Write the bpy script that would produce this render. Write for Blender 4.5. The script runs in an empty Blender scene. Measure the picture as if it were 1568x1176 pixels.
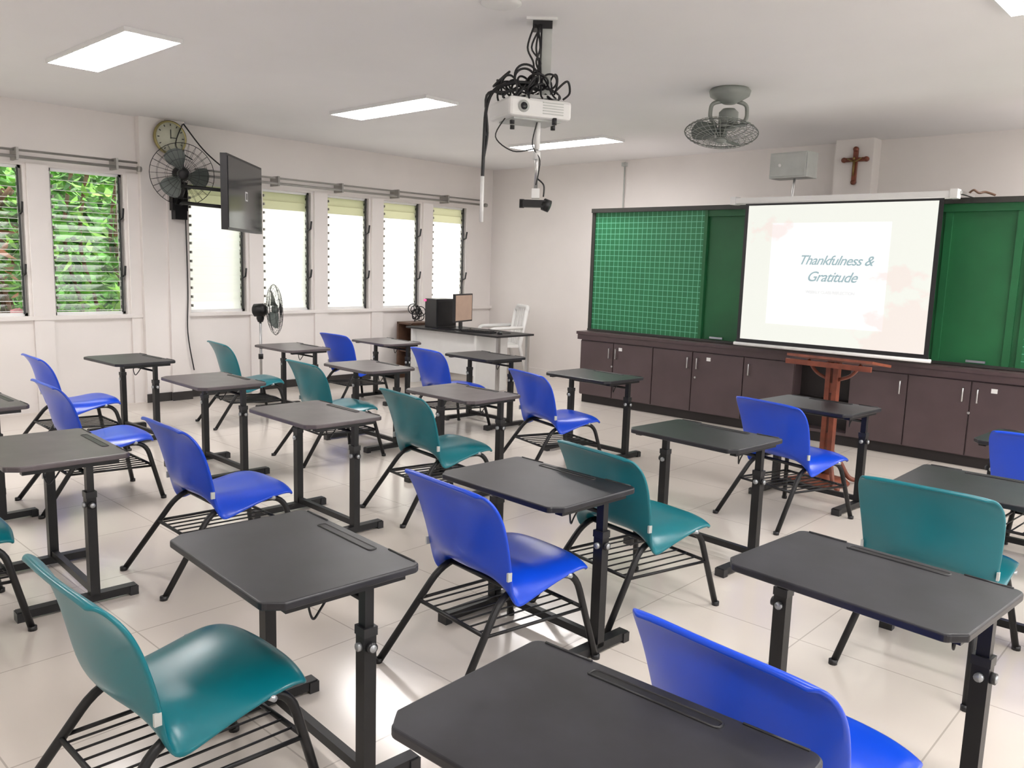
import bpy, bmesh, random
from math import *
from mathutils import Vector, Matrix
random.seed(7)
sc=bpy.context.scene
try:
    sc.view_settings.view_transform='Standard'
    sc.view_settings.look='None'
except Exception: pass

# ------------------------------------------------------------------ materials
def mat(name,col,rough=0.5,metal=0.0,emit=None,estr=0.0,var=0.08,scale=8.0,spec=0.5,bump=0.0,coat=0.0):
    m=bpy.data.materials.new(name); m.use_nodes=True
    nt=m.node_tree; b=nt.nodes['Principled BSDF']
    b.inputs['Roughness'].default_value=rough; b.inputs['Metallic'].default_value=metal
    b.inputs['Specular IOR Level'].default_value=spec
    if coat: b.inputs['Coat Weight'].default_value=coat
    tc=nt.nodes.new('ShaderNodeTexCoord'); n=nt.nodes.new('ShaderNodeTexNoise')
    n.inputs['Scale'].default_value=scale; n.inputs['Detail'].default_value=4
    nt.links.new(tc.outputs['Object'],n.inputs['Vector'])
    cr=nt.nodes.new('ShaderNodeValToRGB')
    lo=[max(0,c*(1-var)) for c in col]; hi=[min(1,c*(1+var)) for c in col]
    cr.color_ramp.elements[0].position=.3; cr.color_ramp.elements[1].position=.7
    cr.color_ramp.elements[0].color=(*lo,1); cr.color_ramp.elements[1].color=(*hi,1)
    nt.links.new(n.outputs['Fac'],cr.inputs['Fac']); nt.links.new(cr.outputs['Color'],b.inputs['Base Color'])
    if bump:
        bp=nt.nodes.new('ShaderNodeBump'); bp.inputs['Strength'].default_value=bump; bp.inputs['Distance'].default_value=.01
        nt.links.new(n.outputs['Fac'],bp.inputs['Height']); nt.links.new(bp.outputs['Normal'],b.inputs['Normal'])
    if emit:
        b.inputs['Emission Color'].default_value=(*emit,1); b.inputs['Emission Strength'].default_value=estr
    return m

M={}
M['wall']=mat('wall_paint',(.83,.79,.765),.6,var=.02,scale=2)
M['ceil']=mat('ceiling_paint',(.84,.83,.83),.7,var=.02,scale=1)
M['white']=mat('white_enamel',(.8,.8,.8),.35,var=.02)
M['whitepl']=mat('white_plastic',(.78,.78,.77),.4,var=.02)
M['greyped']=mat('grey_plastic',(.5,.52,.5),.45)
M['black']=mat('black_paint',(.010,.010,.011),.4,var=.2,spec=.4)
M['blackpl']=mat('black_plastic',(.014,.014,.016),.4,var=.2)
M['cable']=mat('black_cable',(.01,.01,.012),.45)
M['steel']=mat('steel',(.55,.55,.55),.3,metal=1)
M['screw']=mat('screw_nickel',(.42,.44,.46),.35,metal=.6)
M['blue']=mat('blue_plastic',(.003,.058,.58),.28,var=.06,scale=3,spec=.5)
M['teal']=mat('teal_plastic',(.001,.145,.18),.28,var=.08,scale=3,spec=.5)
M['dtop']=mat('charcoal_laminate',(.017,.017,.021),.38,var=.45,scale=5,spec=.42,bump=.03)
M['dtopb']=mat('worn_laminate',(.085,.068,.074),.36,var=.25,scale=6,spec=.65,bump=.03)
M['cab']=mat('cabinet_laminate',(.080,.054,.057),.38,var=.12,scale=3)
M['cabdark']=mat('cabinet_plinth_niche_shade',(.012,.008,.008),.6)  # black plinth colour; also the niche's depth shade put into the colour
M['cabtop']=mat('cabinet_ledge',(.075,.049,.051),.35)
M['wood']=mat('red_wood',(.20,.055,.03),.35,var=.3,scale=12)
M['woodt']=mat('tan_wood',(.13,.07,.045),.5,var=.25,scale=12)
M['frame']=mat('board_frame',(.03,.03,.026),.45)
M['green']=mat('board_green',(.009,.115,.036),.5,var=.15,scale=2)
M['metalgrey']=mat('curtain_rail',(.33,.32,.30),.4,metal=.4)
M['fan']=mat('fan_grey',(.26,.28,.26),.4)
M['blade']=mat('fan_blade_grey',(.10,.12,.11),.4)
M['tv']=mat('tv_glass',(.02,.022,.025),.12)
M['base']=mat('skirting_dark',(.03,.026,.025),.4)
M['bounceground']=mat('pale_bounce_ground',(.55,.54,.50),.9,var=.1,scale=4)  # pale tone added to bounce skylight up to the ceiling
M['bark']=mat('bark',(.13,.07,.04),.8,var=.3)
M['leaf1']=mat('leaf_green',(.09,.30,.03),.5,var=.5,scale=3)
M['leaf2']=mat('leaf_light',(.24,.50,.08),.5,var=.4,scale=3)
M['leaf3']=mat('leaf_dark',(.02,.09,.015),.5,var=.5,scale=3)
M['leaf4']=mat('leaf_red',(.28,.12,.07),.5,var=.4,scale=3)
M['petal']=mat('pink_petal',(.7,.3,.36),.5,var=.3)
M['hedge']=mat('hedge_deep',(.06,.18,.03),.8,var=.9,scale=5)
M['lamp']=mat('lamp_tube',(1,1,1),.5,emit=(1,.98,1),estr=6)
M['tan']=mat('monitor_image',(.28,.2,.15),.3,emit=(.35,.22,.16),estr=.35)
M['gold']=mat('bronze',(.25,.17,.06),.3,metal=.7)
M['clockface']=mat('clock_face',(.55,.56,.45),.25)
M['clockrim']=mat('clock_rim',(.28,.24,.10),.3,metal=.6)
M['text']=mat('slide_text_glow',(.05,.1,.11),.6,emit=(.42,.56,.60),estr=.75)  # projector's light on the lettering, put in as emission
M['faint']=mat('slide_caption_glow',(.3,.3,.3),.6,emit=(.8,.82,.82),estr=.75)  # caption lettering, projected light put in as emission
M['logo']=mat('tv_logo',(.6,.6,.6),.4)
M['magenta']=mat('magenta_led',(.8,.1,.3),.4,emit=(.9,.1,.3),estr=1)
M['lamp'].cycles.emission_sampling='NONE'

def gridmat():
    m=bpy.data.materials.new('board_grid_green'); m.use_nodes=True; nt=m.node_tree; b=nt.nodes['Principled BSDF']
    b.inputs['Roughness'].default_value=.5
    tc=nt.nodes.new('ShaderNodeTexCoord'); mp=nt.nodes.new('ShaderNodeMapping'); br=nt.nodes.new('ShaderNodeTexBrick')
    mp.inputs['Rotation'].default_value=(radians(90),0,0)
    br.offset=0; br.inputs['Scale'].default_value=1; br.inputs['Brick Width'].default_value=.066; br.inputs['Row Height'].default_value=.066
    br.inputs['Mortar Size'].default_value=.0035; br.inputs['Mortar Smooth'].default_value=.3
    br.inputs['Color1'].default_value=(.013,.15,.055,1); br.inputs['Color2'].default_value=(.015,.165,.06,1)
    br.inputs['Mortar'].default_value=(.15,.48,.31,1)
    nt.links.new(tc.outputs['Object'],mp.inputs['Vector']); nt.links.new(mp.outputs['Vector'],br.inputs['Vector'])
    nt.links.new(br.outputs['Color'],b.inputs['Base Color']); return m
M['grid']=gridmat()
def floormat():
    m=bpy.data.materials.new('cream_tile'); m.use_nodes=True; nt=m.node_tree; b=nt.nodes['Principled BSDF']
    tc=nt.nodes.new('ShaderNodeTexCoord'); br=nt.nodes.new('ShaderNodeTexBrick'); br.offset=0
    br.inputs['Scale'].default_value=1; br.inputs['Brick Width'].default_value=.72; br.inputs['Row Height'].default_value=.72
    br.inputs['Mortar Size'].default_value=.0035; br.inputs['Mortar Smooth'].default_value=.2
    br.inputs['Color1'].default_value=(.72,.66,.595,1); br.inputs['Color2'].default_value=(.70,.64,.58,1)
    br.inputs['Mortar'].default_value=(.48,.43,.38,1)
    nz=nt.nodes.new('ShaderNodeTexNoise'); nz.inputs['Scale'].default_value=1.4; nz.inputs['Detail'].default_value=6
    mx=nt.nodes.new('ShaderNodeMixRGB'); mx.blend_type='MULTIPLY'; mx.inputs['Fac'].default_value=.10
    nt.links.new(tc.outputs['Object'],br.inputs['Vector']); nt.links.new(tc.outputs['Object'],nz.inputs['Vector'])
    nt.links.new(br.outputs['Color'],mx.inputs['Color1']); nt.links.new(nz.outputs['Fac'],mx.inputs['Color2'])
    nt.links.new(mx.outputs['Color'],b.inputs['Base Color'])
    b.inputs['Roughness'].default_value=.16; b.inputs['Specular IOR Level'].default_value=.65
    return m
M['floor']=floormat()
def glassmat():
    m=bpy.data.materials.new('louvre_clear_glass'); m.use_nodes=True; nt=m.node_tree
    nt.nodes.remove(nt.nodes['Principled BSDF'])
    t=nt.nodes.new('ShaderNodeBsdfTransparent'); t.inputs['Color'].default_value=(.95,.98,.96,1)
    g=nt.nodes.new('ShaderNodeBsdfGlossy'); g.inputs['Roughness'].default_value=.08
    lw=nt.nodes.new('ShaderNodeLayerWeight'); lw.inputs['Blend'].default_value=.3
    ml=nt.nodes.new('ShaderNodeMath'); ml.operation='MULTIPLY'; ml.inputs[1].default_value=.4
    mx=nt.nodes.new('ShaderNodeMixShader')
    nt.links.new(lw.outputs['Facing'],ml.inputs[0]); nt.links.new(ml.outputs[0],mx.inputs[0]); nt.links.new(t.outputs[0],mx.inputs[1]); nt.links.new(g.outputs[0],mx.inputs[2])
    nt.links.new(mx.outputs[0],nt.nodes['Material Output'].inputs['Surface']); return m
M['glass']=glassmat()
def frost(name,col,mixw=.75):
    m=bpy.data.materials.new(name); m.use_nodes=True; nt=m.node_tree
    nt.nodes.remove(nt.nodes['Principled BSDF'])
    t=nt.nodes.new('ShaderNodeBsdfTranslucent'); t.inputs['Color'].default_value=(*col,1)
    d=nt.nodes.new('ShaderNodeBsdfDiffuse'); d.inputs['Color'].default_value=(*col,1)
    mx=nt.nodes.new('ShaderNodeMixShader'); mx.inputs[0].default_value=1-mixw
    nt.links.new(t.outputs[0],mx.inputs[1]); nt.links.new(d.outputs[0],mx.inputs[2])
    nt.links.new(mx.outputs[0],nt.nodes['Material Output'].inputs['Surface']); return m
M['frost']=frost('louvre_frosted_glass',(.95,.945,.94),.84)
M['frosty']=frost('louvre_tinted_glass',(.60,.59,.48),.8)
def slidemat():
    m=bpy.data.materials.new('projected_slide'); m.use_nodes=True; nt=m.node_tree; b=nt.nodes['Principled BSDF']
    tc=nt.nodes.new('ShaderNodeTexCoord'); sp=nt.nodes.new('ShaderNodeSeparateXYZ'); nt.links.new(tc.outputs['Generated'],sp.inputs[0])
    def mth(op,a,b2=None,c=None):
        n=nt.nodes.new('ShaderNodeMath'); n.operation=op
        for i,v in enumerate((a,b2,c)):
            if v is None: continue
            if isinstance(v,(int,float)): n.inputs[i].default_value=v
            else: nt.links.new(v,n.inputs[i])
        return n.outputs[0]
    X=sp.outputs['X']; Z=sp.outputs['Z']
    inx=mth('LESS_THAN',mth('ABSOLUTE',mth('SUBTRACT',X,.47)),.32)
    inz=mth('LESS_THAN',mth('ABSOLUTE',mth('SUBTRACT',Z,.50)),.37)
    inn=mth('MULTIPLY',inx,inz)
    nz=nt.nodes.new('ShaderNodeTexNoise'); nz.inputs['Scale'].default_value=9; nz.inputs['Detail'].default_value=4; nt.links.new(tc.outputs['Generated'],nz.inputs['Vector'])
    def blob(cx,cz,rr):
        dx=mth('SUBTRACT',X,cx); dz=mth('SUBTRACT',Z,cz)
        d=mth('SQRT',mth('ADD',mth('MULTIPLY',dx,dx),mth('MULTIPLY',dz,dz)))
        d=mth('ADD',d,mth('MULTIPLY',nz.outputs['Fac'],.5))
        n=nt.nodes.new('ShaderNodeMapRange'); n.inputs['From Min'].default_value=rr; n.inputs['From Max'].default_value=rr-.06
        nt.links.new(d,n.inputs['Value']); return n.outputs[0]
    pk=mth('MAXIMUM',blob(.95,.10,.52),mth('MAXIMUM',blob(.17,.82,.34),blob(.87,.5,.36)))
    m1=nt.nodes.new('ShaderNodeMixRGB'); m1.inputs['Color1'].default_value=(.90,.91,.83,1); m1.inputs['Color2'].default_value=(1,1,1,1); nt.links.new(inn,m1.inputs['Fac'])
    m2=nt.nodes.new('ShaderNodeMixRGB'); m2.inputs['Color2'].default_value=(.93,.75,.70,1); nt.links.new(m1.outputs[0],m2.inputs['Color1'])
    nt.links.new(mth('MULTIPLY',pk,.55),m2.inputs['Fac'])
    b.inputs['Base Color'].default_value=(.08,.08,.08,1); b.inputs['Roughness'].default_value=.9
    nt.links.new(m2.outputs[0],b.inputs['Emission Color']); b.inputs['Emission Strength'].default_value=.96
    m.cycles.emission_sampling='NONE'
    return m
M['slide']=slidemat()

# ------------------------------------------------------------------ mesh builder
class MB:
    def __init__(s): s.v=[]; s.f=[]; s.fm=[]; s.fs=[]; s.mats=[]
    def mi(s,k):
        if k not in s.mats: s.mats.append(k)
        return s.mats.index(k)
    def add(s,vs,fs,k,smooth=False):
        o=len(s.v); s.v+= [tuple(p) for p in vs]; i=s.mi(k)
        for f in fs: s.f.append([o+a for a in f]); s.fm.append(i); s.fs.append(smooth)
    def box(s,c,d,k,rot=None,M4=None):
        vs=[]
        for x in(-.5,.5):
            for y in(-.5,.5):
                for z in(-.5,.5):
                    p=Vector((x*d[0],y*d[1],z*d[2]))
                    if rot is not None: p=rot@p
                    vs.append(p+Vector(c))
        s.add(vs,[(0,1,3,2),(4,6,7,5),(0,4,5,1),(2,3,7,6),(0,2,6,4),(1,5,7,3)],k)
    def b2(s,a,b,k): s.box([(a[i]+b[i])/2 for i in range(3)],[abs(b[i]-a[i]) for i in range(3)],k)
    def tube(s,pts,r,k,n=8,closed=False,r2=None,square=False):
        pts=[Vector(p) for p in pts]; N=len(pts); rings=[]; up=None
        for i,p in enumerate(pts):
            if closed: t=(pts[(i+1)%N]-pts[i-1])
            else: t=(pts[min(i+1,N-1)]-pts[max(i-1,0)])
            t.normalize()
            if up is None:
                a=Vector((0,0,1)) if abs(t.z)<.9 else Vector((1,0,0)); up=(a-t*a.dot(t)).normalized()
            else: up=(up-t*up.dot(t)).normalized()
            sd=t.cross(up); rr=r if r2 is None else r+(r2-r)*i/(N-1)
            rings.append([p+(up*cos(2*pi*j/n)+sd*sin(2*pi*j/n))*rr for j in range(n)])
        vs=[q for g in rings for q in g]; fs=[]
        for i in range(N if closed else N-1):
            for j in range(n):
                a=i*n+j;b=i*n+(j+1)%n;c=((i+1)%N)*n+(j+1)%n;d=((i+1)%N)*n+j
                fs.append((a,b,c,d))
        if not closed: fs.append(tuple(range(n))[::-1]); fs.append(tuple((N-1)*n+j for j in range(n)))
        s.add(vs,fs,k,n>5)
    def cyl(s,a,b,r,k,n=20,r2=None): s.tube([a,b],r,k,n,r2=r2)
    def revolve(s,c,axis,prof,k,n=28):
        ax=Vector(axis).normalized(); a=Vector((0,0,1)) if abs(ax.z)<.9 else Vector((1,0,0)); u=(a-ax*a.dot(ax)).normalized(); w=ax.cross(u)
        c=Vector(c); vs=[];fs=[]
        for (r,h) in prof:
            for j in range(n): vs.append(c+ax*h+(u*cos(2*pi*j/n)+w*sin(2*pi*j/n))*max(r,1e-4))
        for i in range(len(prof)-1):
            for j in range(n): fs.append((i*n+j,i*n+(j+1)%n,(i+1)*n+(j+1)%n,(i+1)*n+j))
        fs.append(tuple(range(n))); fs.append(tuple((len(prof)-1)*n+j for j in range(n)))
        s.add(vs,fs,k,True)
    def ring(s,c,axis,R,r,k,n=40,m=6):
        ax=Vector(axis).normalized(); a=Vector((0,0,1)) if abs(ax.z)<.9 else Vector((1,0,0)); u=(a-ax*a.dot(ax)).normalized(); w=ax.cross(u)
        s.tube([Vector(c)+(u*cos(2*pi*j/n)+w*sin(2*pi*j/n))*R for j in range(n)],r,k,m,closed=True)
    def poly(s,pts,h,k):
        n=len(pts); vs=list(pts)+[(p[0],p[1],p[2]-h) for p in pts]
        s.add(vs,[tuple(range(n)),tuple(range(2*n-1,n-1,-1))]+[(i,(i+1)%n,n+(i+1)%n,n+i) for i in range(n)],k)
    def mesh(s,name):
        me=bpy.data.meshes.new(name); me.from_pydata(s.v,[],s.f)
        for k in s.mats: me.materials.append(M[k])
        for i,p in enumerate(me.polygons): p.material_index=s.fm[i]; p.use_smooth=s.fs[i]
        bm=bmesh.new(); bm.from_mesh(me); bmesh.ops.recalc_face_normals(bm,faces=bm.faces); bm.to_mesh(me); bm.free()
        return me
    def obj(s,name,parent=None,loc=(0,0,0),bevel=0):
        o=bpy.data.objects.new(name,s.mesh(name)); sc.collection.objects.link(o); o.location=loc
        if parent: o.parent=parent
        if bevel:
            b=o.modifiers.new('bev','BEVEL'); b.width=bevel; b.segments=2; b.limit_method='ANGLE'; b.angle_limit=radians(40)
        return o
def empty(name,loc=(0,0,0),rz=0):
    o=bpy.data.objects.new(name,None); o.empty_display_size=.1; sc.collection.objects.link(o); o.location=loc; o.rotation_euler=(0,0,rz); return o
def inst(name,me,parent): 
    o=bpy.data.objects.new(name,me); sc.collection.objects.link(o); o.parent=parent; return o
def fillet(pts,r,seg=5):
    pts=[Vector(p) for p in pts]; out=[pts[0]]
    for i in range(1,len(pts)-1):
        a=(pts[i-1]-pts[i]); b=(pts[i+1]-pts[i]); d=min(r,a.length*.48,b.length*.48)
        p0=pts[i]+a.normalized()*d; p2=pts[i]+b.normalized()*d
        for k in range(seg+1):
            t=k/seg; out.append(p0*(1-t)**2+pts[i]*2*t*(1-t)+p2*t*t)
    out.append(pts[-1]); return out
def bake(o):
    dg=bpy.context.evaluated_depsgraph_get(); me=bpy.data.meshes.new_from_object(o.evaluated_get(dg)); bpy.data.objects.remove(o); return me
def cat(pts,seg=6):
    P=[Vector(p) for p in pts]; P=[P[0]]+P+[P[-1]]; out=[]
    for i in range(1,len(P)-2):
        for k in range(seg):
            t=k/seg; a,b,c,d=P[i-1],P[i],P[i+1],P[i+2]
            out.append(.5*((2*b)+(c-a)*t+(2*a-5*b+4*c-d)*t*t+(3*b-a-3*c+d)*t**3))
    out.append(P[-2]); return out

# ------------------------------------------------------------------ room shell
XL=-9.48; YF=9.67; XR=2.2; YB=-1.6; H=3.2
m=MB(); m.b2((XL-.3,YB-.2,-.1),(XR+.2,YF+.2,0),'floor'); m.obj('floor')
m=MB(); m.b2((XL-.3,YB-.2,H),(XR+.2,YF+.2,H+.1),'ceil'); m.obj('ceiling')
m=MB(); m.b2((XL-.2,YF,0),(XR+.2,YF+.2,H),'wall')
m.b2((-3.84,YF-.22,0),(-3.42,YF+.01,H),'wall'); m.obj('wall_front')
SILL=1.02; TOP=2.56
def holed(name,axis,c0,c1,a0,a1,holes,sill,top):
    m=MB()
    def bx(u0,u1,z0,z1):
        if axis=='x': m.b2((c0,u0,z0),(c1,u1,z1),'wall')
        else: m.b2((u0,c0,z0),(u1,c1,z1),'wall')
    bx(a0,a1,0,sill); bx(a0,a1,top,H); p=a0
    for h0,h1 in holes+[(a1,a1)]: bx(p,h0,sill,top); p=h1
    return m.obj(name)
rh=[(1.0,2.8),(3.2,5.0),(5.4,7.2),(7.5,9.3)]  # openings added in the unseen right wall to let skylight in
holed('wall_right','x',XR,XR+.2,YB,YF,rh,.9,2.7)
m=MB(); m.b2((XL-.2,YB-.2,0),(XR+.2,YB,H),'wall'); m.obj('wall_back')
k=20
for a,b in rh:
    m=MB()
    for yy in (a,(a+b)/2-.02,b-.04): m.b2((XR+.05,yy,.9),(XR+.1,yy+.04,2.7),'white')
    for zz in (.9,2.66): m.b2((XR+.05,a,zz),(XR+.1,b,zz+.04),'white')
    m.obj('added_window_%d'%k); k+=1  # frames of the openings added for light
wins=[(-.9,-.15),(.1,.85),(1.1,1.85),(2.08,2.83),(3.08,3.83),(4.57,5.30),(5.54,6.25),(6.51,7.20),(7.46,8.15),(8.40,9.10)]
m=MB(); m.b2((XL-.2,YB,0),(XL,YF,SILL),'wall'); m.b2((XL-.2,YB,TOP),(XL,YF,H),'wall')
prev=YB
for a,b in wins+[(YF,YF)]:
    m.b2((XL-.2,prev,SILL),(XL,a,TOP),'wall')
    if prev>YB and a<YF: m.b2((XL-.001,prev+.03,0),(XL+.035,a-.03,TOP+.02),'wall')
    prev=b
m.b2((XL-.01,3.98,0),(XL+.10,4.48,H),'wall')
m.b2((XL-.01,4.26,0),(XL+.14,4.48,H),'wall')
m.b2((XL-.01,YB,SILL-.04),(XL+.05,3.98,SILL),'wall'); m.b2((XL-.01,4.48,SILL-.04),(XL+.05,YF,SILL),'wall')
m.obj('wall_left')
m=MB(); m.b2((XL,YB,0),(XL+.012,3.98,.10),'wall'); m.b2((XL+.1,3.97,0),(XL+.115,4.26,.10),'base'); m.b2((XL+.14,4.25,0),(XL+.155,4.49,.10),'base'); m.b2((XL,4.49,0),(XL+.015,YF,.10),'base'); m.obj('baseboard_left')
m=MB(); m.b2((XL,YF-.015,0),(-6.4,YF,.10),'wall'); m.obj('baseboard_front')

def window(i,a,b,clear):
    e=empty('added_window_%d'%i)
    m=MB(); t=.03
    x0=XL-.12;x1=XL-.06
    m.b2((x0,a,SILL),(x1,b,SILL+t),'white'); m.b2((x0,a,TOP-t),(x1,b,TOP),'white')
    m.b2((x0,a,SILL),(x1,a+t,TOP),'metalgrey'); m.b2((x0,b-t,SILL),(x1,b,TOP),'metalgrey')
    n=14; p=(TOP-SILL-2*t)/n
    for j in range(n):
        z=SILL+t+p*(j+.5)
        for yy in (a+t+.008,b-t-.008):
            m.box((XL-.05,yy,z),(.05,.014,.03),'blackpl' if yy>a+.1 else 'metalgrey')
    m.b2((XL-.055,b-t-.012,SILL+.02),(XL-.035,b-t+.004,TOP-.02),'blackpl')
    for zz in (SILL+.42,SILL+1.05):
        m.tube([(XL-.04,b-t,zz),(XL+.03,b-t,zz+.02),(XL+.05,b-t,zz+.12)],.012,'blackpl',6)
    m.obj('frame',e)
    g=MB(); ang=radians(50 if clear else 12)
    for j in range(n):
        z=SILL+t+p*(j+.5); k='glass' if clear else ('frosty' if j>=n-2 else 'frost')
        R3=Matrix.Rotation(-ang,3,'Y')
        if clear:
            w2=(b-a-2*t-.01)/2; hh=p*.5; yc=(a+b)/2
            vs=[Vector((XL-.09,yc,z))+R3@Vector((0,sy*w2,sz*hh)) for sy,sz in((-1,-1),(1,-1),(1,1),(-1,1))]
            g.add(vs,[(0,1,2,3)],'glass')
            g.tube([vs[0],vs[1]],.0035,'whitepl',4)
        else: g.box((XL-.09,(a+b)/2,z),(.005,b-a-2*t-.01,p*1.08),k,rot=R3)
    g.obj('louvre_blades',e)
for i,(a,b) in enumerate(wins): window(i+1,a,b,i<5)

def rod(y0,y1,z0,nm='curtain_rod'):
    m=MB(); m.cyl((XL+.17,y0,z0),(XL+.17,y1,z0),.016,'metalgrey',8); m.cyl((XL+.12,y0,z0+.07),(XL+.12,y1,z0+.07),.012,'metalgrey',8)
    y=y0+.1
    while y<y1:
        m.b2((XL+.0,y-.012,z0-.03),(XL+.19,y+.012,z0+.09),'metalgrey'); y+=.96
    for yy in (y0,y1): m.cyl((XL+.17,yy-.02,z0),(XL+.17,yy+.02,z0),.03,'metalgrey',10)
    m.obj(nm)
rod(-1.2,3.94,2.62); rod(4.6,9.35,2.62)

# ------------------------------------------------------------------ ceiling lights
def light(x0,x1,y0,y1):
    e=empty('fluorescent_light')
    m=MB(); z=H
    w=.012
    m.b2((x0-w,y0-w,z-.03),(x1+w,y0,z),'white'); m.b2((x0-w,y1,z-.03),(x1+w,y1+w,z),'white')
    m.b2((x0-w,y0,z-.03),(x0,y1,z),'white'); m.b2((x1,y0,z-.03),(x1+w,y1,z),'white')
    for f in (.25,.75):
        yy=y0+(y1-y0)*f; m.cyl((x0+.02,yy,z-.024),(x1-.02,yy,z-.024),.012,'lamp',10)
    n=14
    for j in range(1,n):
        xx=x0+(x1-x0)*j/n; m.b2((xx-.004,y0,z-.03),(xx+.004,y1,z-.022),'white')
    m.obj('fixture',e)
    L=bpy.data.lights.new('lamp','AREA'); L.shape='RECTANGLE'; L.size=x1-x0-.01; L.size_y=y1-y0-.01; L.energy=54; L.color=(1,.965,.945)
    o=bpy.data.objects.new('lamp_panel',L); sc.collection.objects.link(o); o.location=((x0+x1)/2,(y0+y1)/2,z-.008); o.parent=e
for y in (2.41,5.07,7.75): light(-7.32,-5.84,y,y+.38)
light(-7.35,-5.82,-.3,.1)
for y in (-.3,2.40,5.05,7.75): light(-1.28,.25,y,y+.40)

# ------------------------------------------------------------------ chair
rows=[(-.362,.830,.236,.010,-.008),(-.348,.848,.266,.014,-.012),(-.318,.80,.290,.030,-.012),(-.294,.715,.292,.048,0),(-.278,.61,.284,.065,0),
(-.266,.54,.275,.078,-.03),(-.240,.487,.268,.065,-.09),(-.18,.460,.265,.035,-.125),(-.09,.452,.266,.01,-.095),(.04,.452,.270,0,-.055),
(.15,.464,.272,0,-.04),(.225,.466,.272,-.008,-.035),(.276,.452,.266,-.02,-.03),(.292,.425,.25,-.03,-.02)]
T=[-1,-.95,-.84,-.64,-.42,-.2,0,.2,.42,.64,.84,.95,1]
def shellmesh(col):
    m=MB(); vs=[];fs=[]
    for i,(y,z,hw,ey,ez) in enumerate(rows):
        for t in T:
            dish=-.014*(1-t*t) if i>=7 and i<12 else 0
            vs.append((hw*t,y+ey*abs(t)**2.2,z+ez*abs(t)**5+dish))
    n=len(T)
    for i in range(len(rows)-1):
        for j in range(n-1): fs.append((i*n+j,i*n+j+1,(i+1)*n+j+1,(i+1)*n+j))
    m.add(vs,fs,col,True); o=m.obj('tmp')
    s=o.modifiers.new('s','SOLIDIFY'); s.thickness=.016; s.offset=0
    u=o.modifiers.new('u','SUBSURF'); u.levels=2
    me=bake(o); me.name='shell_'+col; return me
def framemesh():
    m=MB(); r=.0155
    for sx in(-1,1):
        m.tube(fillet([(sx*.285,.31,0),(sx*.222,.222,.404),(sx*.205,-.17,.396),(sx*.265,-.46,0)],.09,6),r,'black',10)
        m.cyl((sx*.285,.31,0),(sx*.285,.31,.02),.019,'blackpl',10); m.cyl((sx*.265,-.46,0),(sx*.265,-.46,.02),.019,'blackpl',10)
        m.tube([(sx*.235,-.28,.25),(sx*.25,.26,.235)],.008,'black',6)
    m.cyl((-.22,.12,.400),(.22,.12,.400),.012,'black'); m.cyl((-.205,-.12,.396),(.205,-.12,.396),.012,'black')
    m.cyl((-.235,-.28,.25),(.235,-.28,.25),.009,'black',8); m.cyl((-.25,.26,.235),(.25,.26,.235),.009,'black',8)
    for i in range(7):
        x=-.186+.062*i; m.cyl((x,-.28,.252),(x,.26,.238),.0045,'black',6)
    for sx in(-1,1):
        m.cyl((sx*.22,.14,.405),(sx*.281,.14,.418),.010,'screw',10)
        m.box((sx*.274,-.20,.49),(.010,.02,.035),'greyped')
    return m.mesh('chair_frame')
SH={'blue':shellmesh('blue'),'teal':shellmesh('teal')}; FRM=framemesh()
def chair(x,yb,rot,col):
    a=radians(rot); ox=x-(-.27)*(-sin(a)); oy=yb-(-.27)*cos(a)
    e=empty('classroom_chair',(ox,oy,0),a); inst('shell',SH[col],e); inst('leg_frame',FRM,e)
for c in [(-2.29,.78,0,'teal'),(-2.34,2.21,-6,'blue'),(-.85,1.73,-6,'blue'),(-4.12,1.88,-2,'blue'),(-5.88,1.88,-2,'blue'),(-7.44,2.28,-2,'blue'),
          (-4.18,3.50,-8,'teal'),(-2.30,3.15,-10,'teal'),(-5.92,3.86,-5,'teal'),(-7.73,4.05,-8,'teal'),(-8.0,5.62,0,'blue'),(-6.17,5.45,-8,'blue'),
          (-4.40,5.0,-16,'blue'),(-2.42,5.24,-14,'blue'),(-.97,3.67,0,'teal'),(-.84,5.36,-3,'blue'),(-4.25,.55,-3,'teal')]: chair(*c)

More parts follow.
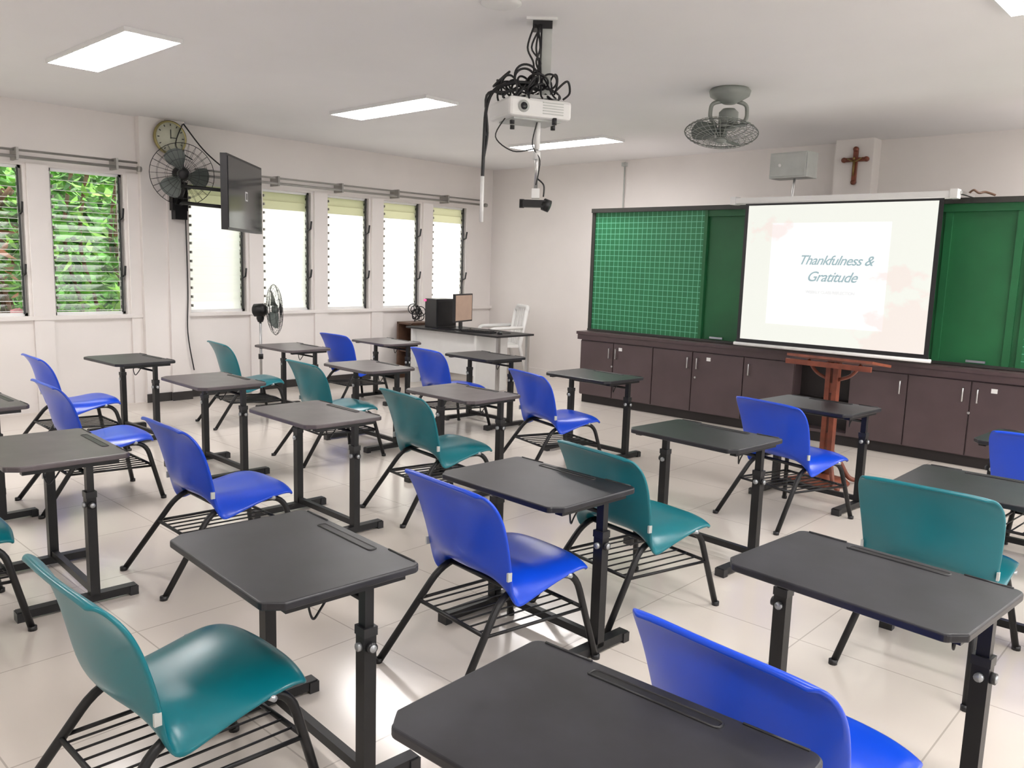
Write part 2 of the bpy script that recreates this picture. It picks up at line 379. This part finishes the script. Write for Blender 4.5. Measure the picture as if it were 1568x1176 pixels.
# ------------------------------------------------------------------ desk
def topmesh(k):
    W=.38;D=.27;z=.735;pts=[]
    def arc(cx,cy,r,a0,a1,n=6):
        for i in range(n+1):
            t=radians(a0+(a1-a0)*i/n); pts.append((cx+r*cos(t),cy+r*sin(t),z))
    arc(W-.035,D-.035,.035,0,90); arc(-W+.035,D-.035,.035,90,180)
    pts+= [(-W,-D+.055,z),(-W+.02,-D+.03,z)]; arc(-W+.055,-D+.025,.025,200,270,4)
    arc(W-.055,-D+.025,.025,270,340,4); pts+=[(W-.02,-D+.03,z),(W,-D+.055,z)]
    m=MB(); m.poly(pts,.026,k); o=m.obj('tmp'); b=o.modifiers.new('b','BEVEL'); b.width=.006; b.segments=3; b.limit_method='ANGLE'
    me=bake(o); me.name='top_'+k
    return me
TP={k:topmesh(k) for k in('dtop','dtopb')}
def deskframe():
    m=MB(); z=.7355
    m.tube(fillet([(-.17,.205,z),(.17,.205,z),(.17,.235,z),(-.17,.235,z),(-.17,.206,z)],.012,3),.0035,'blackpl',6)
    m.b2((-.165,.207,z-.001),(.165,.233,z+.0008),'black')  # pen groove as a flat strip, its recess shade painted in black
    m.tube([(-.345,.262,z),(-.20,.262,z)],.004,'blackpl',6); m.tube([(.20,.262,z),(.345,.262,z)],.004,'blackpl',6)
    for sx in(-1,1):
        x=sx*.335;y=.085
        m.b2((x-.025,y-.022,.03),(x+.025,y+.022,.56),'black')
        m.b2((x-.019,y-.016,.55),(x+.019,y+.016,.70),'black')
        m.b2((x-.028,y-.025,.535),(x+.028,y+.025,.565),'blackpl')
        m.b2((x-.025,-.25,.012),(x+.025,.28,.05),'black')
        for yy in(-.235,.265): m.b2((x-.03,yy-.02,0),(x+.03,yy+.02,.045),'blackpl')
        m.b2((x-.02,-.20,.688),(x+.02,.22,.71),'black')
        m.cyl((x+sx*.022,y,.50),(x+sx*.04,y,.50),.018,'blackpl',14); m.cyl((x+sx*.035,y,.50),(x+sx*.043,y,.50),.012,'screw',14)
        m.cyl((x,y-.02,.50),(x,y-.034,.50),.014,'screw',12)
    m.b2((-.31,.07,.05),(.31,.10,.085),'black')
    m.cyl((-.32,.085,.645),(.32,.085,.645),.010,'black',8); m.cyl((-.32,-.10,.688),(.32,-.10,.688),.008,'black',8)
    m.tube(cat([(.30,-.02,.69),(.29,-.05,.64),(.30,-.08,.62),(.31,-.10,.66),(.31,-.1,.69)]),.004,'black',6)
    return m.mesh('desk_frame')
DF=deskframe()
def desk(x,y,rot,k='dtop'):
    e=empty('student_desk',(x,y,0),radians(rot)); inst('desktop',TP[k],e); inst('pedestal_frame',DF,e)
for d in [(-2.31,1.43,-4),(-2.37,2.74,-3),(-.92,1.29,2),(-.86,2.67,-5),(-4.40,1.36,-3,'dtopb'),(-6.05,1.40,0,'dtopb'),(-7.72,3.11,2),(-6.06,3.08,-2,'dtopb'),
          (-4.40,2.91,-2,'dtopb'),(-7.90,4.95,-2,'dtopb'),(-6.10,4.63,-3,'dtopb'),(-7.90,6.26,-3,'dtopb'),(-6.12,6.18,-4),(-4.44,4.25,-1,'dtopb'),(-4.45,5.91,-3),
          (-2.41,4.32,-5),(-2.42,6.0,-5),(-.86,4.28,0),(-.86,5.75,-3)]: desk(*d)

# ------------------------------------------------------------------ cabinets and chalkboard
YC=8.15; X0=-6.36; X1=-.25
m=MB(); m.b2((X0+.03,YC+.21,0),(X1-.01,YF,2.36),'wall'); m.obj('wall_partition')
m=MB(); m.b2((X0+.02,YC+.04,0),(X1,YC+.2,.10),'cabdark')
edges=[-6.36,-5.85,-5.28,-4.75,-4.12,-3.55,-2.98,-2.44,-1.90,-1.35,-.80,X1]
m.b2((X0,YC+.02,.10),(-3.55,YC+.205,.80),'cab'); m.b2((-2.98,YC+.02,.10),(X1,YC+.205,.80),'cab')
m.b2((-3.55,YC+.19,.10),(-2.98,YC+.205,.80),'cabdark'); m.b2((-3.55,YC+.02,.10),(-2.98,YC+.2,.13),'cab')  # niche back painted dark for the shade of a deeper recess
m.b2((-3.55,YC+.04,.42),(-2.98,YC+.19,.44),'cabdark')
m.b2((X0-.03,YC-.03,.80),(X1+.02,YC+.205,.885),'cabtop'); m.b2((X0-.04,YC-.045,.865),(X1+.02,YC+.205,.90),'cabtop')
for i in range(len(edges)-1):
    a,b=edges[i],edges[i+1]
    if i==5: continue
    m.b2((a+.006,YC,.11),(b-.006,YC+.02,.785),'cab')
for x in (-5.90,-5.80,-4.80,-4.68,-4.05,-2.50,-1.96,-1.84,-.85):
    m.tube([(x,YC,.72),(x,YC-.03,.72),(x,YC-.03,.60),(x,YC,.60)],.007,'steel',6)
for x in (-5.75,-4.55,-1.72): m.b2((x-.02,YC-.004,.70),(x+.03,YC,.74),'whitepl')
for x in (-5.86,-4.70,-1.90): m.cyl((x,YC-.01,.50),(x,YC,.50),.012,'steel',10)
m.obj('storage_cabinet',bevel=.003)
YBd=8.29
m=MB()
m.b2((X0,YBd-.01,.905),(X0+.05,YBd+.065,2.41),'frame'); m.b2((X0,YBd-.03,2.37),(X1,YBd+.12,2.42),'frame')
m.b2((X0,YBd-.02,.905),(X1,YBd+.06,.93),'frame')
m.b2((X0+.05,YBd,.93),(-4.78,YBd+.05,2.37),'grid')
m.b2((-4.78,YBd-.01,.93),(-4.74,YBd+.05,2.37),'green')
m.b2((-4.74,YBd+.03,.93),(-1.60,YBd+.06,2.37),'green')
m.b2((-4.74,YBd,2.30),(-1.60,YBd+.03,2.37),'green')
for x in (-4.2,-2.30,-1.72): m.b2((x,YBd+.01,.93),(x+.06,YBd+.03,2.37),'green')
m.b2((-1.61,YBd,.93),(-1.57,YBd+.05,2.37),'green'); m.b2((-1.57,YBd+.01,.93),(X1,YBd+.05,2.37),'grid')
for x in (-4.62,-2.0,-1.35): m.b2((x,YBd-.025,.945),(x+.16,YBd-.005,.965),'steel')
m.obj('chalkboard')

# projector screen
e=empty('projection_screen')
SY=7.90
m=MB(); m.b2((-4.095,SY,.985),(-2.215,SY+.004,2.40),'blackpl'); 
m.cyl((-4.22,SY+.02,2.415),(-2.13,SY+.02,2.415),.032,'whitepl',16); m.b2((-4.22,SY-.02,2.40),(-2.13,SY+.06,2.45),'whitepl')
m.cyl((-4.12,SY,.955),(-2.19,SY,.955),.018,'whitepl',12); m.b2((-4.10,SY-.006,.965),(-2.21,SY+.008,1.0),'blackpl')
for x in(-4.24,-2.15): m.b2((x-.02,SY-.03,2.385),(x+.04,SY+.08,2.465),'whitepl'); 
for x in(-4.15,-2.12): m.b2((x,SY+.05,2.425),(x+.03,YBd+.05,2.45),'steel')
m.tube(cat([(-2.10,YBd-.1,2.45),(-2.06,YBd-.12,2.475),(-2.02,YBd-.1,2.45),(-1.98,YBd-.06,2.46),(-1.9,YBd-.05,2.43)]),.010,'woodt',6)
m.obj('housing',e)
m=MB(); m.b2((-4.055,SY-.004,1.01),(-2.255,SY-.001,2.37),'slide'); m.obj('screen_fabric',e)
def text(s,x,z,size,k='text',sh=.4):
    c=bpy.data.curves.new('slide_text','FONT'); c.body=s; c.size=size; c.align_x='CENTER'; c.shear=sh; c.offset=.001; c.extrude=.0005
    c.space_character=.92
    o=bpy.data.objects.new('slide_text',c); sc.collection.objects.link(o); o.location=(x,SY-.0075,z); o.rotation_euler=(radians(90),0,0); c.materials.append(M[k]); o.parent=e
text('Thankfulness &',-3.13,1.79,.128); text('Gratitude',-3.15,1.63,.135); text('WEEKLY CLASS REFLECTION',-3.15,1.51,.04,'faint',0)

# lectern
e=empty('wooden_lectern',(-2.54,6.58,0),radians(-4))
m=MB(); 
m.box((0.03,0,1.02),(.70,.36,.02),'wood',rot=Matrix.Rotation(radians(-8),3,'X')); m.box((0.03,-.185,.992),(.70,.02,.04),'wood')
m.b2((-.05,-.03,.05),(-.012,.03,1.0),'wood'); m.b2((.012,-.03,.05),(.05,.03,1.0),'wood'); m.b2((-.02,-.02,.3),(.02,.02,.42),'wood'); m.b2((-.02,-.02,.75),(.02,.02,.83),'wood')
for sx in(-1,1): m.tube(fillet([(sx*.04,0,.86),(sx*.15,0,.90),(sx*.22,0,1.0)],.08),.014,'wood',8)
m.revolve((0,0,0),(0,0,1),[(.19,0),(.20,.015),(.18,.035),(.08,.05),(.06,.08)],'wood',24)
for k in range(4):
    a=k*pi/2+pi/4; m.tube(cat([(.04*cos(a),.04*sin(a),.26),(.12*cos(a),.12*sin(a),.17),(.2*cos(a),.2*sin(a),.05),(.31*cos(a),.31*sin(a),.022)]),.022,'wood',8,r2=.018)
m.obj('stand',e)

# crucifix
m=MB(); yy=YF-.22-.02
m.b2((-3.625,yy-.015,2.73),(-3.58,yy+.02,3.08),'wood'); m.b2((-3.72,yy-.018,2.95),(-3.485,yy+.018,2.993),'wood')
m.tube([(-3.602,yy-.03,2.96),(-3.602,yy-.035,2.86),(-3.602,yy-.03,2.79)],.014,'gold',8,r2=.007)
m.tube([(-3.68,yy-.028,2.985),(-3.602,yy-.035,2.94),(-3.525,yy-.028,2.985)],.008,'gold',6)
m.revolve((-3.602,yy-.04,2.965),(0,0,1),[(.003,0),(.014,.01),(.015,.022),(.003,.034)],'gold',10)
for p in [(-3.602,3.085),(-3.602,2.725),(-3.725,2.972),(-3.48,2.972)]: m.revolve((p[0],yy-.02,p[1]),(0,1,0),[(.028,0),(.028,.03)],'wood',12)
m.obj('crucifix')
m=MB(); m.cyl((-6.88,YF-.02,2.42),(-6.88,YF-.02,3.17),.010,'greyped',8); m.b2((-6.91,YF-.06,3.11),(-6.85,YF,3.16),'greyped'); m.obj('conduit_pipe')
e=empty('wall_speaker',(-3.84,8.40,0),radians(-4))
m=MB(); z=2.81
m.b2((-.22,-.10,z-.13),(.20,.12,z+.13),'greyped'); m.b2((-.205,-.11,z-.115),(.185,-.098,z+.115),'greyped')
m.cyl((.02,-.03,2.42),(.02,0,z-.12),.014,'steel',8); m.b2((-.04,-.08,2.42),(.06,.06,2.44),'wood')
m.cyl((-.1,-.116,z),(-.1,-.108,z),.02,'whitepl',12)
m.obj('speaker_box',e,bevel=.02)

# ------------------------------------------------------------------ fans
def cage(m,c,ax,R,dep,k,nw=26,r=.002,rings=(1.0,.78,.5,.25)):
    ax=Vector(ax).normalized(); a=Vector((0,0,1)) if abs(ax.z)<.9 else Vector((1,0,0)); u=(a-ax*a.dot(ax)).normalized(); w=ax.cross(u); c=Vector(c)
    def prof(f): return dep*sqrt(max(0,1-(f**2.6)))
    for s in(1,-1):
        for f in rings: m.ring(c+ax*s*prof(f),ax,R*f,r*(2.2 if f==1 else 1.1),k,36,5)
        for j in range(nw):
            t=2*pi*j/nw; d=u*cos(t)+w*sin(t)
            m.tube([c+d*R*f+ax*s*prof(f) for f in(.14,.4,.65,.85,.95,1)],r,k,4)
    m.revolve(c+ax*dep*.97,ax,[(R*.16,0),(R*.16,.012),(R*.1,.02)],k,20)
def blades(m,c,ax,R,k,n=3):
    ax=Vector(ax).normalized(); a=Vector((0,0,1)) if abs(ax.z)<.9 else Vector((1,0,0)); u=(a-ax*a.dot(ax)).normalized(); w=ax.cross(u); c=Vector(c)
    for b in range(n):
        b0=2*pi*b/n+.3; vs=[];fs=[];nr=6;nc=6
        for i in range(nr+1):
            rr=R*(.18+.70*i/nr); hw=.28+.30*sin(pi*min(1,i/nr*.75+.1))
            for j in range(nc+1):
                q=(j/nc-.5)*2; t=b0+q*hw+.1*i/nr; hgt=q*.045*(1-.2*i/nr)
                rad=rr*(1-.06*q*q*(i/nr)); vs.append(c+(u*cos(t)+w*sin(t))*rad+ax*hgt)
        o=len(vs)
        vs+= [v-ax*.004 for v in vs]
        for i in range(nr):
            for j in range(nc):
                a0=i*(nc+1)+j; q=(a0,a0+1,a0+nc+2,a0+nc+1); fs.append(q); fs.append(tuple(o+z for z in q[::-1]))
        m.add(vs,fs,k,True)
    m.revolve(c-ax*.03,ax,[(R*.17,0),(R*.17,.05),(R*.1,.07)],k,20)
e=empty('wall_fan'); m=MB(); c=Vector((-8.98,4.27,2.58)); ax=Vector((.93,-.30,-.1)).normalized()
cage(m,c,ax,.335,.075,'black',28,.0017); blades(m,c,ax,.32,'blade',3)
m.revolve(c-ax*.22,ax,[(.06,0),(.085,.02),(.085,.12),(.05,.15)],'black',20)
m.tube(fillet([c-ax*.16,c-ax*.16+Vector((0,.03,-.18)),(XL+.15,4.36,2.28)],.06),.025,'black',10)
m.b2((XL+.14,4.30,2.10),(XL+.24,4.44,2.34),'black'); m.obj('fan_body',e)
e=empty('pedestal_fan'); m=MB(); c=Vector((-8.66,5.20,1.09)); ax=Vector((.66,.72,.05)).normalized()
cage(m,c,ax,.30,.07,'black',26,.0017); blades(m,c,ax,.27,'blade',3)
m.revolve(c-ax*.26,ax,[(.04,0),(.075,.02),(.08,.13),(.045,.17)],'black',20); b=c-ax*.17
m.cyl((b.x,b.y,.04),(b.x,b.y,b.z-.04),.016,'steel',12); m.cyl((b.x,b.y,.5),(b.x,b.y,.56),.028,'black',12); m.revolve((b.x,b.y,b.z-.14),(0,0,1),[(.03,0),(.045,.04),(.04,.1),(.02,.13)],'black',14)
m.revolve((b.x,b.y,0),(0,0,1),[(.2,0),(.205,.02),(.17,.04),(.05,.055),(.03,.09)],'black',30); m.obj('fan_body',e)
e=empty('ceiling_orbit_fan',(-3.52,6.38,0)); m=MB()
m.revolve((0,0,3.2),(0,0,-1),[(.15,0),(.17,.02),(.16,.06),(.09,.10),(.05,.12)],'fan',28)
for s in(-1,1): m.tube(fillet([(s*.05,s*.04,3.10),(s*.11,s*.1,3.08),(s*.115,s*.105,2.96),(s*.07,s*.06,2.90)],.05),.017,'fan',8)
m.revolve((0,0,2.87),(0,0,1),[(.06,0),(.08,.02),(.08,.14),(.05,.17)],'fan',20)
ax=Vector((.08,-.22,-.97)).normalized(); c=Vector((-.03,-.05,2.84))
cage(m,c,ax,.30,.06,'fan',34,.0022,rings=(1,.85,.68,.5,.33,.2)); blades(m,c,ax,.28,'blade',3); m.obj('fan_body',e)

m=MB(); m.revolve((-3.48,3.58,3.2),(0,0,-1),[(.12,0),(.12,.008),(.09,.02),(.03,.022)],'whitepl',28); m.obj('ceiling_junction_box')
# clock
m=MB(); px=XL+.14; cyy=4.30; cz_=3.0
m.revolve((px,cyy,cz_),(1,0,0),[(.185,0),(.19,.03),(.175,.045),(.165,.035)],'clockrim',36); m.revolve((px+.036,cyy,cz_),(1,0,0),[(.165,0),(.165,.002)],'clockface',36)
m.box((px+.042,cyy,cz_+.04),(.004,.008,.10),'black'); m.box((px+.042,cyy+.03,cz_),(.004,.07,.008),'black')
for k in range(12):
    a=k*pi/6; m.box((px+.040,cyy+.14*sin(a),cz_+.14*cos(a)),(.003,.01,.022),'black',rot=Matrix.Rotation(-a,3,'X'))
m.obj('wall_clock')

# TV on arm
e=empty('wall_tv'); A=Vector((-8.00,4.27,2.36)); B=Vector((-8.98,5.23,2.36)); mid=(A+B)/2; L=(B-A).length
ang=atan2((B-A).y,(B-A).x); R3=Matrix.Rotation(ang,3,'Z'); nrm=Vector((.70,.71,0))
m=MB(); m.box(mid-nrm*.03,(L,.07,.77),'blackpl',rot=R3); m.box(mid-nrm*.08,(L*.6,.06,.45),'blackpl',rot=R3)
m.box(mid+nrm*.008,(L-.04,.006,.72),'tv',rot=R3); m.box(mid+nrm*.0125,(.09,.002,.10),'logo',rot=R3); m.box(mid+nrm*.0145,(.05,.002,.07),'tv',rot=R3)
p=mid-nrm*.1
m.box(p,(.4,.03,.3),'black',rot=R3)
m.b2((XL+.14,4.28,2.2),(XL+.22,4.46,2.52),'black')
for dz in(-.09,.09): m.tube([(XL+.2,4.38,2.36+dz),(-8.95,4.25,2.36+dz),p+Vector((0,0,dz-.04))],.02,'black',8)
m.obj('tv_set',e)
m=MB(); m.tube(cat([(XL+.2,4.44,3.17),(-9.15,4.6,2.9),(-8.9,4.7,2.7),(-8.7,4.75,2.6)]),.008,'cable',6)
m.tube(cat([(XL+.16,4.46,3.0),(XL+.17,4.44,2.6),(XL+.17,4.45,2.2),(XL+.16,4.46,1.3),(XL+.17,4.44,.8),(XL+.18,4.5,.35)]),.007,'cable',6)
m.tube(cat([(XL+.16,4.45,3.17),(XL+.3,4.3,2.9),(-9.0,4.4,2.75)]),.006,'cable',6); m.obj('tv_cable')

# ------------------------------------------------------------------ projector
e=empty('ceiling_projector',(-3.52,3.98,0),radians(42.7)); m=MB()
m.b2((-.09,-.07,3.185),(.10,.07,3.2),'whitepl'); m.b2((-.05,-.05,3.14),(.07,.05,3.19),'blackpl')
m.b2((-.0,-.035,2.74),(.07,.035,3.19),'greyped')
m.b2((-.12,-.06,2.725),(.12,.06,2.745),'whitepl')
m.obj('ceiling_mount',e)
m=MB(); R3=Matrix.Rotation(radians(24),3,'Z'); P0=Vector((-.05,0,2.65))
m.box(P0,(.42,.33,.115),'whitepl',rot=R3); o=m.obj('projector_body',e,bevel=.02)
m=MB(); m.box(P0+Vector((0,0,-.062)),(.32,.23,.012),'greyped',rot=R3)
for i in range(5):
    m.box(P0+R3@Vector((.211,-.06,-.03+.016*i)),(.004,.13,.006),'blackpl',rot=R3); m.box(P0+R3@Vector((.08,-.166,-.03+.016*i)),(.14,.004,.006),'greyped',rot=R3)
m.cyl(P0+R3@Vector((-.12,-.16,0)),P0+R3@Vector((-.12,-.172,0)),.036,'greyped',18); m.cyl(P0+R3@Vector((-.12,-.17,0)),P0+R3@Vector((-.12,-.175,0)),.022,'tv',18)
for q in((-.16,-.1),(.1,-.1),(.1,.1),(-.16,.1)): m.cyl((q[0],q[1],2.56),(q[0],q[1],2.60),.015,'blackpl',10)
for q in((-.16,-.1),(.1,-.1),(.1,.1),(-.16,.1)): m.cyl((q[0],q[1],2.69),(q[0]*.4,q[1]*.4,2.75),.009,'blackpl',8)
m.obj('projector_details',e)
m=MB(); m.cyl((0,-.03,2.42),(0,-.03,2.60),.018,'whitepl',12); m.cyl((0,-.03,2.18),(0,-.03,2.47),.012,'steel',10); m.cyl((0,-.03,2.36),(0,-.03,2.41),.024,'whitepl',12)
m.box((0,-.03,2.15),(.05,.05,.06),'whitepl'); m.box((-.01,-.05,2.085),(.14,.07,.045),'black'); m.cyl((.05,-.05,2.085),(.09,-.06,2.07),.038,'black',14); m.cyl((-.10,-.05,2.085),(-.07,-.05,2.085),.028,'black',14)
m.tube(cat([(.01,-.04,2.24),(.05,-.05,2.2),(.05,-.05,2.13)]),.005,'cable',6)
m.obj('ceiling_camera',e)
m=MB(); rnd=random.Random(3)
for k in range(20):
    x=rnd.uniform(-.24,.12); y=rnd.uniform(-.14,.1); rr=rnd.uniform(.035,.08); tz=2.77+rnd.uniform(-.03,.05)
    ax=Vector((rnd.uniform(-1,1),rnd.uniform(-1,1),rnd.uniform(-.4,1.2))); m.ring((x,y,tz),ax,rr,.0065,'cable',24,6)
m.ring((-.08,-.1,2.84),(.3,-1,.1),.075,.007,'cable',28,6); m.ring((-.09,-.11,2.83),(.1,-1,.2),.06,.007,'cable',28,6)
for k in range(5):
    s=rnd.uniform(-.04,.02)
    m.tube(cat([(s,-.05,3.16),(s-.06+.02*k,-.07,3.02),(s+.0,-.05,2.93),(-.08+.03*k,-.08,2.82),(-.2+.07*k,-.15,2.73),(-.22+.08*k,-.19,2.70)]),.006,'cable',6)
m.tube(cat([(-.02,-.1,2.80),(-.15,-.12,2.80),(-.27,-.1,2.76),(-.32,-.1,2.65),(-.33,-.1,2.45),(-.335,-.1,2.22)]),.011,'cable',6)
m.tube(cat([(-.05,-.1,2.78),(-.2,-.14,2.74),(-.32,-.12,2.72),(-.31,-.1,2.5),(-.33,-.1,2.35)]),.008,'cable',6)
m.tube(cat([(.10,-.1,2.76),(.17,-.1,2.82),(.19,-.06,2.76),(.15,-.05,2.72)]),.007,'cable',6)
m.tube(cat([(0,-.05,2.6),(-.03,-.05,2.45),(.02,-.05,2.35),(.0,-.06,2.2)]),.004,'cable',6)
m.tube(cat([(-.2,-.1,2.60),(-.26,-.1,2.48),(-.15,-.08,2.40),(-.02,-.06,2.42)]),.004,'cable',6)
m.cyl((-.335,-.1,1.96),(-.335,-.1,2.24),.012,'whitepl',10)
m.obj('cable_bundle',e)

# ------------------------------------------------------------------ computer corner
e=empty('computer_table'); m=MB()
m.b2((-8.95,7.45,.775),(-7.15,8.15,.80),'blackpl'); m.b2((-8.90,7.50,0),(-8.86,8.10,.775),'whitepl'); m.b2((-7.62,7.50,0),(-7.58,8.10,.775),'whitepl')
m.b2((-8.86,7.56,.22),(-7.62,7.60,.775),'whitepl'); m.b2((-7.22,8.06,0),(-7.18,8.10,.775),'steel'); m.b2((-7.22,7.5,0),(-7.18,7.54,.775),'steel')
m.obj('table_body',e)
m=MB(); m.b2((-8.72,7.60,.80),(-8.48,7.98,1.20),'blackpl'); m.b2((-8.48,7.62,.83),(-8.47,7.96,1.17),'black'); m.b2((-8.73,7.58,1.16),(-8.69,7.61,1.19),'magenta'); m.obj('computer_tower',bevel=.01)
m=MB(); R3=Matrix.Rotation(radians(18),3,'Z'); c=Vector((-8.10,7.74,1.10))
m.box(c,(.035,.50,.38),'blackpl',rot=R3); m.box(c+R3@Vector((.019,0,0)),(.003,.46,.34),'tan',rot=R3); m.box(c+R3@Vector((-.03,0,-.18)),(.03,.06,.22),'blackpl',rot=R3); m.box((c.x-.02,c.y-.02,.808),(.2,.26,.016),'blackpl',rot=R3); m.obj('monitor')
m=MB(); R3=Matrix.Rotation(radians(10),3,'Z'); m.box((-7.68,7.64,.812),(.46,.16,.022),'blackpl',rot=R3)
for i in range(12):
    for j in range(4): m.box(Vector((-7.68,7.64,.826))+R3@Vector((-.2+i*.036,-.055+j*.036,0)),(.028,.028,.008),'black',rot=R3)
m.obj('keyboard')
m=MB(); m.revolve((-7.33,7.68,.80),(0,0,1),[(.035,0),(.035,.02),(.02,.035)],'black',14); m.tube(cat([(-7.33,7.72,.81),(-7.34,7.9,.806),(-7.6,8.0,.806),(-7.9,8.05,.81)]),.004,'cable',5); m.obj('computer_mouse')
m=MB(); 
m.b2((-9.36,7.62,.0),(-9.32,8.05,.82),'woodt'); m.b2((-9.04,7.62,0),(-9.01,8.05,.82),'woodt'); m.b2((-9.36,7.62,.80),(-9.01,8.05,.83),'woodt'); m.b2((-9.34,7.64,.4),(-9.02,8.03,.42),'woodt'); m.b2((-9.36,8.03,0),(-9.01,8.05,.82),'woodt'); m.obj('wooden_side_shelf')
m=MB(); rnd=random.Random(5)
for k in range(10): m.ring((-9.15+rnd.uniform(-.04,.06),7.82+rnd.uniform(-.07,.07),.94+rnd.uniform(-.02,.08)),(rnd.uniform(-1,1),rnd.uniform(-1,1),rnd.uniform(-.5,.5)),rnd.uniform(.06,.105),.007,'cable',20,5)
m.obj('coiled_cables')
e=empty('plastic_armchair',(-8.50,8.90,0),radians(150)); e.scale=(1.2,1.2,1.15); m=MB()
m.b2((-.23,-.2,.42),(.23,.24,.45),'whitepl')
for sx in(-1,1):
    m.tube([(sx*.25,.27,0),(sx*.22,.2,.44)],.025,'whitepl',8); m.tube([(sx*.25,-.30,0),(sx*.22,-.2,.44),(sx*.23,-.28,.90)],.025,'whitepl',8)
    m.tube(fillet([(sx*.22,.2,.44),(sx*.26,.2,.66),(sx*.26,-.22,.68)],.06),.022,'whitepl',8)
m.tube(fillet([(-.23,-.28,.88),(-.2,-.30,.94),(.2,-.30,.94),(.23,-.28,.88)],.05),.028,'whitepl',8)
for i in range(5): m.box((-.15+.075*i,-.255,.68),(.045,.015,.48),'whitepl',rot=Matrix.Rotation(radians(9),3,'X'))
m.obj('chair_body',e)

# ------------------------------------------------------------------ outdoors
m=MB(); m.b2((-60,-50,-.45),(60,60,-.35),'bounceground'); m.obj('ground_outside')  # ground kept pale as an added reflector towards the ceiling
rnd=random.Random(11)
m=MB()
def foliage(n,xr,yr,zr,ks,size,stems=14):
    for i in range(n):
        c=Vector((rnd.uniform(*xr),rnd.uniform(*yr),rnd.uniform(*zr))); d=Vector((rnd.uniform(-.6,1),rnd.uniform(-1,1),rnd.uniform(-.9,.5))).normalized()
        u=d.cross(Vector((rnd.uniform(-.5,.5),rnd.uniform(-.5,.5),1))).normalized(); L=rnd.uniform(*size); w=L*rnd.uniform(.12,.2); nn=d.cross(u)
        vs=[c,c+d*L*.4+u*w+nn*L*.05,c+d*L*.75+u*w*.6,c+d*L-nn*L*.1,c+d*L*.75-u*w*.6,c+d*L*.4-u*w+nn*L*.05]
        m.add(vs,[(0,1,5),(1,2,4,5),(2,3,4)],rnd.choice(ks),False)
    for i in range(stems):
        x=rnd.uniform(*xr); y=rnd.uniform(*yr); m.tube(cat([(x,y,-.36),(x+.1,y+.05,.8),(x-.05,y-.1,1.9),(x+.1,y+.1,zr[1])]),.025,'bark',6)
foliage(3800,(-12.2,-10.8),(1.0,5.6),(.5,3.3),['leaf1','leaf1','leaf2','leaf2','leaf3','leaf1'],(.12,.34))
foliage(350,(-11.6,-10.6),(2.4,3.1),(1.2,2.4),['leaf4','leaf1','leaf2','leaf2'],(.15,.4))
for i in range(40):
    c=Vector((rnd.uniform(-10.7,-10.3),rnd.uniform(2.2,3.6),rnd.uniform(.7,1.0)))
    for k in range(5):
        a=k*2*pi/5; d=Vector((.3,cos(a),sin(a)))*.06; u=Vector((0,-sin(a),cos(a)))*.03; m.add([c,c+d*.6+u,c+d,c+d*.6-u],[(0,1,2,3)],'petal')
    m.tube([(c.x-.02,c.y,-.35),c],.006,'leaf1',4)
m.obj('flowering_shrub')
m=MB(); vs=[];fs=[]
for i in range(41):
    for j in range(25): vs.append((-14.0+rnd.uniform(-.35,.35),-3+i*.3,-.4+j*.18))
for i in range(40):
    for j in range(24): a=i*25+j; fs.append((a,a+1,a+26,a+25))
m.add(vs,fs,'hedge'); m.obj('hedge')

# ------------------------------------------------------------------ world
w=bpy.data.worlds.new('World'); sc.world=w; w.use_nodes=True; nt=w.node_tree; bg=nt.nodes['Background']
bg.inputs['Color'].default_value=(1,.98,.955,1); bg.inputs['Strength'].default_value=6.2

# ------------------------------------------------------------------ camera
r=.03;p=radians(8.3);a=radians(42.7)
Rv=Vector((cos(a),sin(a),0));F=Vector((-sin(a)*cos(p),cos(a)*cos(p),-sin(p)));U=Vector((-sin(a)*sin(p),cos(a)*sin(p),cos(p)))
cx=Rv*cos(r)+U*sin(r); cy=-Rv*sin(r)+U*cos(r); cz=-F
cam=bpy.data.cameras.new('camera'); co=bpy.data.objects.new('camera',cam); sc.collection.objects.link(co)
mw=Matrix(((cx.x,cy.x,cz.x,0),(cx.y,cy.y,cz.y,0),(cx.z,cy.z,cz.z,1.7),(0,0,0,1))); co.matrix_world=mw
cam.sensor_width=36; cam.lens=1250/1568*36; cam.clip_start=.05; sc.camera=co
